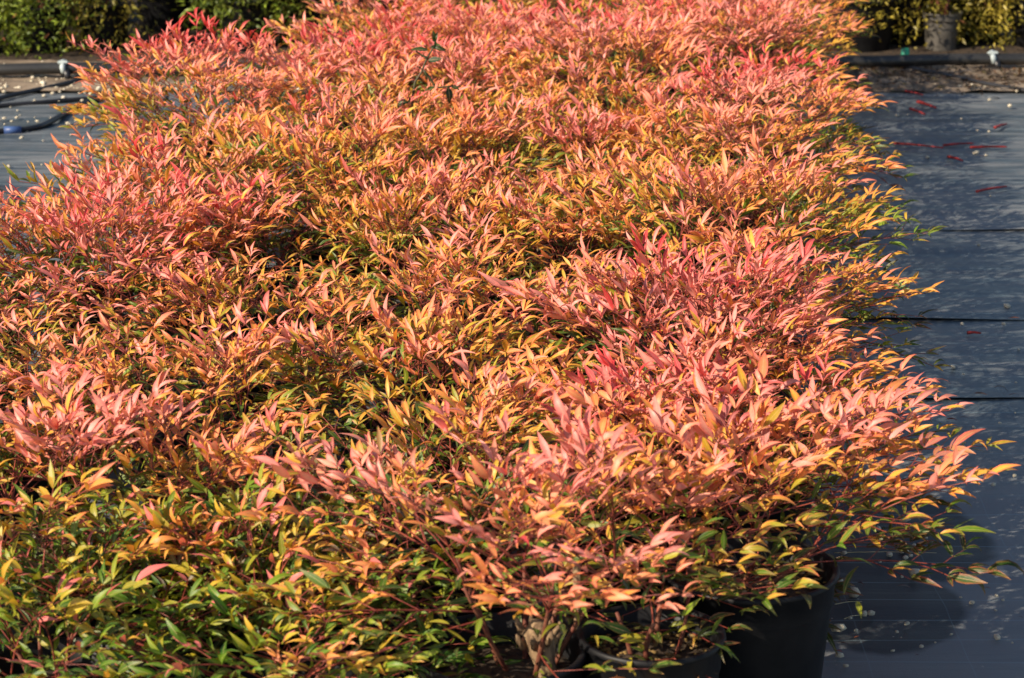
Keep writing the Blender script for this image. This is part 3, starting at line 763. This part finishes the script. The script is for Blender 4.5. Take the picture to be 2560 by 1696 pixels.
tag(link('bottle_cap', mesh_py('bottle_cap', v, f), mat=M_TEAL, loc=q+Vector((0, 0, 0.012))), 'small teal plastic cap beside the far right of the pipe', 'cap')

# ------------------------------------------------------------------ potted shrubs beyond the pipe
def small_leaf_mass(name, n, rad, zc, zr, z_lo, seed, cols, size, droop=0.0, clumps=34):
    r = random.Random(seed); mats = []; vs = []; cs = []
    cl = []
    while len(cl) < clumps:
        q = Vector((r.uniform(-1, 1), r.uniform(-1, 1), r.uniform(-1, 1)))
        if 0.35 < q.length < 1: cl.append((q, r.uniform(0.65, 1.25), r.random()))
    for i in range(n):
        q, b, hw = cl[r.randrange(clumps)]
        w = q + rvec(r)*0.13
        pos = Vector((w.x*rad, w.y*rad, zc+w.z*zr))
        if r.random() < 0.35: pos.z = z_lo + (0.34)*r.random()
        if pos.z < z_lo: pos.z = z_lo + r.random()*0.05
        d = (Vector((q.x, q.y, q.z*0.6+0.4-droop)) + rvec(r)*0.5).normalized()
        s, dd, nn = basis(d, UP+rvec(r)*0.6); ln = size*r.uniform(0.7, 1.3)
        mats.append(((s.x*ln*1.7, dd.x*ln, nn.x*ln, pos.x), (s.y*ln*1.7, dd.y*ln, nn.y*ln, pos.y), (s.z*ln*1.7, dd.z*ln, nn.z*ln, pos.z)))
        c = np.array(lin(cols[0]))*(1-hw) + np.array(lin(cols[1]))*hw
        if r.random() < 0.02: c = np.array(lin((150, 96, 66)))
        vs.append(r.randrange(14)); cs.append((*(c*b*r.uniform(0.75, 1.2)), 0.05))
    return foliage_mesh(name, np.array(mats), np.array(vs), np.array(cs), M_FOLBG)
def bg_shrub(u, y, pot_r, pot_h, rad, height, lab, seed, cols, n=1500, size=0.030, pot_mat=None, low=0.02, dx=0.0, slotted=False, droop=0.0):
    g0 = ray(u, 150); x = g0.x/g0.y*y
    root = empty('nursery_shrub', (x, y, -0.028)); tag(root, lab, 'shrub', 'potted shrubs beyond the pipe')
    r = random.Random(seed)
    m = pot_mesh(pot_r, pot_h) if not slotted else slotted_pot(pot_r, pot_h)
    pot = link('pot', m, root, pot_mat or M_POT)
    sm = soil_mesh(pot_r*0.92, pot_h-0.03, seed % 50); link('soil', sm, pot, M_SOIL)
    t = Tubes()
    for i in range(5):
        a = r.uniform(0, 6.28); e = Vector((math.cos(a)*rad*0.55, math.sin(a)*rad*0.55, height*r.uniform(0.6, 0.9)))
        t.add(smooth_path([Vector((0.01*math.cos(a), 0.01*math.sin(a), pot_h-0.05)), Vector((e.x*0.3, e.y*0.3, pot_h+0.3*(e.z-pot_h))), e], 4), [0.009-0.0007*k for k in range(9)], 6)
    link('trunk', t.mesh('trunk'), root, M_CANE)
    n = int(n*1.9); zc = (height+low)/2; o = link('crown', small_leaf_mass('crown', n, rad, zc, (height-low)/2, low, seed, cols, size, droop), root, loc=(dx, abs(dx), 0)); o['kind'] = 'stuff'
    return root
def slotted_pot(R, H):
    v, f = lathe([(0.001, 0.004), (R*0.74, 0.004), (R*0.76, 0.01), (R*0.88, H*0.80), (R*0.95, H*0.82), (R*0.96, H*0.94), (R*1.0, H*0.95), (R, H), (R*0.93, H), (R*0.84, H*0.75), (R*0.7, H*0.3)], 48)
    out = []
    for (x, y, z) in v:
        a = math.atan2(y, x); k = 1.0
        if 0.02 < z < H*0.79 and math.hypot(x, y) > R*0.5:
            k = 1.0 - (0.09 if (int((a+math.pi)/(2*math.pi)*16) % 2) else 0.0)
        out.append((x*k, y*k, z))
    # ribs need a vertical run of rows
    return mesh_py('pot', out, f, smooth=False)
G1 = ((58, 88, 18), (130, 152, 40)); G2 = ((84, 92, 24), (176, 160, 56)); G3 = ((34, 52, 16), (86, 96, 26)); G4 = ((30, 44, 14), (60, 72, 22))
bg_shrub(-60, 9.72, 0.12, 0.24, 0.34, 0.95, 'green shrub cut off at the far left beyond the pipe', 701, G1, 1900)
bg_shrub(110, 9.80, 0.11, 0.20, 0.30, 0.9, 'leafy green shrub behind the white tap fitting', 702, G1, 2200)
bg_shrub(265, 9.86, 0.11, 0.20, 0.24, 0.8, 'olive shrub between the leafy green one and the dark gap', 703, G2, 1200, droop=0.4)
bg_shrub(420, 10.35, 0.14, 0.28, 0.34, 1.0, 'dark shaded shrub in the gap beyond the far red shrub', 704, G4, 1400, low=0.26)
bg_shrub(620, 9.85, 0.12, 0.22, 0.26, 0.95, 'fresh green feathery shrub right of the dark gap', 705, G1, 1900, size=0.034, low=0.10)
bg_shrub(760, 10.0, 0.12, 0.22, 0.30, 0.95, 'yellow-green shrub behind the golden sprigs', 706, G2, 2000)
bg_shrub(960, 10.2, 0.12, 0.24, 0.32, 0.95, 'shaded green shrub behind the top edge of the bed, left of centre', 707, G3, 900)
bg_shrub(2150, 9.88, 0.15, 0.22, 0.30, 0.95, 'olive shrub over a wide black pot beside the bed edge', 708, G2, 2600, low=0.10, dx=0.06)
bg_shrub(2350, 9.84, 0.082, 0.165, 0.26, 0.9, 'olive shrub in the grey slotted pot', 709, G2, 1700, pot_mat=M_GREYPOT, low=0.05, slotted=True, dx=0.12)
bg_shrub(2440, 10.02, 0.11, 0.2, 0.27, 0.9, 'yellow-green shrub right of the grey slotted pot', 710, G2, 2900, low=0.02)
bg_shrub(2600, 9.90, 0.14, 0.26, 0.26, 0.95, 'green shrub in the black pot at the far right edge', 711, G1, 2400, low=0.10, dx=0.08)
bg_shrub(2270, 9.98, 0.12, 0.22, 0.22, 0.9, 'olive shrub between the wide black pot and the grey one', 715, G2, 2200)
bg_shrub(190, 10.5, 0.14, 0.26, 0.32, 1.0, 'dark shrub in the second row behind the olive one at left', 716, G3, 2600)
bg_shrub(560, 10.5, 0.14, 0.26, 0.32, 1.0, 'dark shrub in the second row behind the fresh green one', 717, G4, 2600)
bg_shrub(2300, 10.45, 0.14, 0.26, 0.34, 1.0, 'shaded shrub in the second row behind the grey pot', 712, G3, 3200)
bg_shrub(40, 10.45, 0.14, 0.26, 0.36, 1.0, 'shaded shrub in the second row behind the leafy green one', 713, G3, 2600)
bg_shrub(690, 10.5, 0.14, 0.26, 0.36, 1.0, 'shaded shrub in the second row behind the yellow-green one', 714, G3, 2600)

# ------------------------------------------------------------------ small things on the fabric
def stone(u, v, px, lab, r, grp='pebbles on the fabric', mat=None):
    g = on_ground(u, v, 0.006); s = max(px, 2.0)*g.y/F_PX*1.22
    o = link('pebble', STONE_M[r.randrange(7)], loc=g + Vector((0, 0, 0.004+s*0.42)))
    o.scale = (s*r.uniform(0.9, 1.1), s*r.uniform(0.85, 1.1), s*r.uniform(0.85, 1.1)); o.rotation_euler = (r.uniform(-.3, .3), r.uniform(-.3, .3), r.uniform(0, 6.28))
    tag(o, lab, 'pebble', grp)
rs = random.Random(21)
NEAR = [(1540, 505, 35, 'round tan pebble at the top of the dark patch'), (1630, 545, 20, ''), (1365, 560, 20, ''), (1220, 530, 20, ''), (1040, 540, 28, 'dark grey pebble by the shrub leaves above the corner pot'), (1125, 730, 22, ''), (1115, 570, 20, ''),
        (1525, 718, 18, ''), (1555, 715, 18, ''), (1550, 760, 18, ''), (1585, 745, 16, ''), (1540, 685, 28, 'largest pebble of the cluster beside the long straw'), (1440, 740, 22, ''), (1615, 872, 38, 'large tan pebble in the middle of the dark patch'),
        (1095, 925, 25, 'pebble touching the right rim of the corner pot'), (1195, 1010, 42, 'large round tan pebble right of the corner pot'), (1265, 1150, 25, ''), (1312, 1145, 26, ''), (1085, 1255, 42, 'large pale pebble at the foot of the corner pot'),
        (1170, 1175, 14, ''), (1560, 1215, 18, ''), (1490, 1268, 12, ''), (1660, 1370, 17, ''), (2005, 1070, 20, ''), (2180, 1310, 25, 'white flat pebble near the bottom right corner'), (2220, 1050, 11, ''), (2175, 1020, 14, ''), (1095, 1435, 24, 'pebble beside a red dry leaf at the bottom'),
        (1140, 1505, 18, ''), (1460, 1400, 13, ''), (1525, 890, 13, ''), (1600, 275, 28, 'pale pebble under the long front spray'), (2300, 195, 16, ''), (2155, 255, 16, ''), (1085, 395, 15, ''), (1455, 500, 15, ''), (1690, 620, 12, ''), (1375, 785, 10, ''),
        (1610, 675, 15, ''), (1865, 1285, 10, ''), (1930, 1030, 10, ''), (1210, 1260, 15, ''), (2170, 1120, 12, ''), (1755, 1340, 7, ''), (2285, 1342, 8, ''), (1520, 1305, 6, '')]
for (zx, zy, s, lab) in NEAR:
    zone = 'above the dark patch near the long spray' if zy < 480 else 'in streaky light right of the dark patch' if zx > 1700 else 'on clear fabric below the dark patch' if zy > 1240 else 'beside the corner pot at the edge of the dark patch' if zx < 1330 else 'lying inside the dark patch'
    stone(1700+zx/2.751, 1126+zy/2.751, s/2.751, lab or f"{'tiny' if s < 15 else 'small'} pale pebble {zone}", rs)
MID = [(2055, 160, 11), (2250, 585, 20), (1940, 705, 13), (2225, 705, 14), (1880, 1003, 16), (1950, 1050, 9), (1850, 1275, 12), (2020, 1420, 15), (2200, 1385, 10), (2330, 880, 9), (2305, 1315, 8), (2310, 1105, 8), (1460, 80, 12)]
for (zx, zy, s) in MID:
    stone(1700+zx/2.751, 560+zy/2.751, s/2.751, 'pebble alone on the bluish fabric between the two nearest seams' if s < 16 else 'pale pebble on the fabric near a seam, right side', rs)
FARR = [(600, 70, 15), (865, 90, 18), (1000, 70, 14), (1110, 60, 20), (1140, 95, 18), (1090, 125, 16), (1490, 140, 18), (920, 175, 14), (1190, 235, 18), (1415, 305, 26), (190, 410, 20), (305, 400, 12), (885, 440, 12), (1045, 820, 30), (520, 865, 22), (1185, 580, 13), (1060, 570, 14), (1155, 840, 14), (1205, 1285, 12), (265, 1400, 14)]
for (zx, zy, s) in FARR:
    stone(2200+zx/4.3556, 200+zy/4.3556, s/4.3556, 'pale pebble among the red twigs on the far right fabric', rs)
for i in range(60):
    u = rs.uniform(-40, 300); v = rs.choice([rs.uniform(225, 345), rs.uniform(225, 530), rs.gauss(300, 14)])
    if v < 200: continue
    sz = rs.choice([2.2, 2.6, 3, 3.4, 4.2, 5]); wh = 'above the straight hose' if v < 262 else 'between the two lower hoses' if v < 300 else 'below the lower hose'
    stone(u, v, sz, f"{'larger' if sz > 4 else 'small' if sz > 2.5 else 'tiny'} pale pebble {wh} on the left fabric", rs)
# sand and grit along the pipe: nobody could count it
V = []; Fc = []; src = [tuple(v.co) for v in STONE_M[1].vertices]; fs = [tuple(f.vertices) for f in STONE_M[1].polygons]
for i in range(900):
    x = rs.uniform(-3.2, 0.7); y = rs.gauss(8.9, 0.16); s = rs.choice([0.003, 0.004, 0.005, 0.008]); b = len(V)
    z0 = strip_z(x, y)+0.002
    for q_ in src: V.append((x+q_[0]*s, y+q_[1]*s, z0+q_[2]*s))
    Fc += [tuple(b+k for k in f) for f in fs]
tag(link('gravel', mesh_py('gravel', V, Fc), mat=M_STONE), 'loose pale gravel along the foot of the pipe', 'gravel', kind='stuff')

# brown leaf litter caught along the pipe at right
mats = []; vs = []; cs = []
for i in range(3400):
    x = rs.uniform(0.6, 3.4); y = rs.gauss(9.0, 0.15); d = Vector((rs.gauss(0, 1), rs.gauss(0, 1), 0.15)); s_, d_, n_ = basis(d, UP+rvec(rs)*0.4); ln = rs.uniform(0.015, 0.04); z0 = strip_z(x, y)+0.004
    mats.append(((s_.x*ln*1.5, d_.x*ln, n_.x*ln, x), (s_.y*ln*1.5, d_.y*ln, n_.y*ln, y), (s_.z*ln*1.5, d_.z*ln, n_.z*ln, z0))); vs.append(rs.randrange(14))
    c = np.array(lin(rs.choice([(54, 38, 26), (40, 31, 24), (74, 52, 34), (34, 28, 22), (66, 60, 26)]))); cs.append((*c, 0.0))
tag(link('leaf_litter', foliage_mesh('leaf_litter', np.array(mats), np.array(vs), np.array(cs), M_FOLBG)), 'brown leaf litter along the pipe at right', 'leaf litter', kind='stuff')

def twig(z, a, b, rad, lab, mat=M_TWIG, name='cut_twig', cat='twig', grp='red twigs on the fabric', lift=0.004):
    (ox, oy, sc) = z; rad *= 1.1 if mat is M_TWIG else 1.0; A_ = on_ground(ox+a[0]/sc, oy+a[1]/sc, rad+0.010); B_ = on_ground(ox+b[0]/sc, oy+b[1]/sc, rad+0.010)
    mid = A_.lerp(B_, 0.5) + Vector((0, 0.002, lift*0.3)); t = Tubes(); t.add(smooth_path([A_, mid, B_], 5), [rad*(1-0.05*i) for i in range(11)], 7)
    o = link(name, t.mesh(name), mat=mat); tag(o, lab, cat, grp)
Z7 = (2200, 200, 4.3556); Z5 = (1700, 1126, 2.751); Z4 = (1700, 560, 2.751)
for (a, b, rad, lab) in (((280, 120), (470, 165), 0.0045, 'short red twig farthest up the right fabric'), ((410, 235), (610, 305), 0.006, 'forked-looking red twig below the farthest one'), ((330, 315), (490, 375), 0.005, 'red twig lying nearest the bed edge, far right'),
                         ((1250, 520), (1380, 480), 0.005, 'short red twig alone near the right picture edge'), ((150, 690), (690, 740), 0.004, 'long dull red twig half under the leaves'), ((690, 712), (1020, 690), 0.004, 'middle one of three red twigs laid end to end'),
                         ((980, 735), (1380, 730), 0.0045, 'rightmost of three red twigs laid end to end'), ((740, 835), (900, 880), 0.005, 'short red twig just below the end-to-end three'), ((1050, 1215), (1380, 1160), 0.004, 'dark red twig nearest the camera, tilted upward right')):
    twig(Z7, a, b, rad, lab)
twig(Z4, (1975, 750), (2070, 752), 0.004, 'small brown-red twig below the widest seam')
twig(Z5, (1060, 705), (1765, 706), 0.0009, 'long thin pale straw across the dark patch', M_STRAW, 'straw', 'straw', 'dry straws on the fabric')
twig(Z5, (1065, 1060), (1250, 1040), 0.0009, 'short pale straw below the large round pebble', M_STRAW, 'straw', 'straw', 'dry straws on the fabric')
twig(Z5, (1130, 1160), (1235, 1135), 0.0009, 'short pale straw left of the pebble pair', M_STRAW, 'straw', 'straw', 'dry straws on the fabric')
twig(Z5, (1620, 650), (1810, 655), 0.0009, 'dark thin twig right of the dark patch top', M_CANE, 'straw', 'straw', 'dry straws on the fabric')
def dry_leaf(z, c, px, lab, colr, seed, n=1):
    (ox, oy, sc) = z; g = on_ground(ox+c[0]/sc, oy+c[1]/sc, 0.012); ln = px/sc*g.y/F_PX; r = random.Random(seed)
    a = r.uniform(-0.5, 0.5); d = Vector((math.cos(a), math.sin(a), 0.1)); s, dd, nn = basis(d, UP+rvec(r)*0.3)
    o = link('fallen_leaf', LEAF_M[seed % 14]); w = 1.5
    p = g - dd*ln*0.5 + Vector((0, 0, 0.006))
    o.matrix_world = Matrix([[s.x*ln*w, dd.x*ln, nn.x*ln, p.x], [s.y*ln*w, dd.y*ln, nn.y*ln, p.y], [s.z*ln*w, dd.z*ln, nn.z*ln, p.z], [0, 0, 0, 1]])
    o.color = (*lin(colr), 0.2); tag(o, lab, 'leaf', 'fallen leaves on the fabric')
for i, (z, c, px, lab, colr) in enumerate(((Z4, (2300, 665), 90, 'curled brown leaf on the widest seam', (120, 78, 50)), (Z4, (2215, 1145), 130, 'large greyish dry leaf above the nearest seam', (92, 84, 60)), (Z4, (2300, 1190), 90, 'dark leaf scrap just above the nearest seam at right', (50, 42, 36)),
        (Z4, (2070, 1185), 110, 'flat dull leaf scrap left of the greyish dry leaf', (80, 74, 58)), (Z4, (1870, 1362), 90, 'reddish brown leaf touching the dark curled one', (110, 56, 44)), (Z4, (1960, 1350), 80, 'dark curled leaf below the nearest seam', (60, 48, 34)), (Z4, (2110, 1515), 110, 'flat brown leaf level with the long front spray', (112, 60, 44)),
        (Z5, (1540, 955), 110, 'dark brown leaf clump in the dark patch', (58, 38, 26)), (Z5, (1440, 912), 80, 'thin dark leaf left of the large pebble in the dark patch', (52, 34, 30)), (Z5, (1245, 940), 70, 'blackish leaf scrap near the corner pot rim', (26, 24, 28)), (Z5, (2110, 968), 65, 'small brown leaf in the streaky light at right', (110, 62, 44)),
        (Z5, (1095, 1405), 60, 'red dry leaf at the bottom beside a pebble', (150, 50, 30)), (Z5, (1215, 1305), 55, 'brown leaf scrap below the dark patch', (104, 60, 36)), (Z5, (1125, 1348), 50, 'dark red leaf scrap at the foot of the pot', (84, 36, 34)), (Z5, (1630, 1430), 40, 'tiny dark leaf near the bottom right', (40, 36, 40)),
        (Z5, (2345, 1170), 50, 'black leaf scrap at the right picture edge', (22, 22, 24)), (Z7, (480, 555), 60, 'bright green leaf scrap on the far fabric', (60, 110, 40)), (Z7, (720, 1245), 60, 'black speck of leaf near the dark red twig', (18, 18, 22)), (Z7, (1110, 850), 70, 'pinkish leaf scrap beside a large pebble', (130, 70, 64)), (Z7, (710, 958), 60, 'dull red leaf scrap under the long spray', (120, 56, 50)))):
    dry_leaf(z, c, px, lab, colr, 40+i)
print('plants', len(PLANTS), 'leaves', len(owner), 'single', int(hero.sum()))
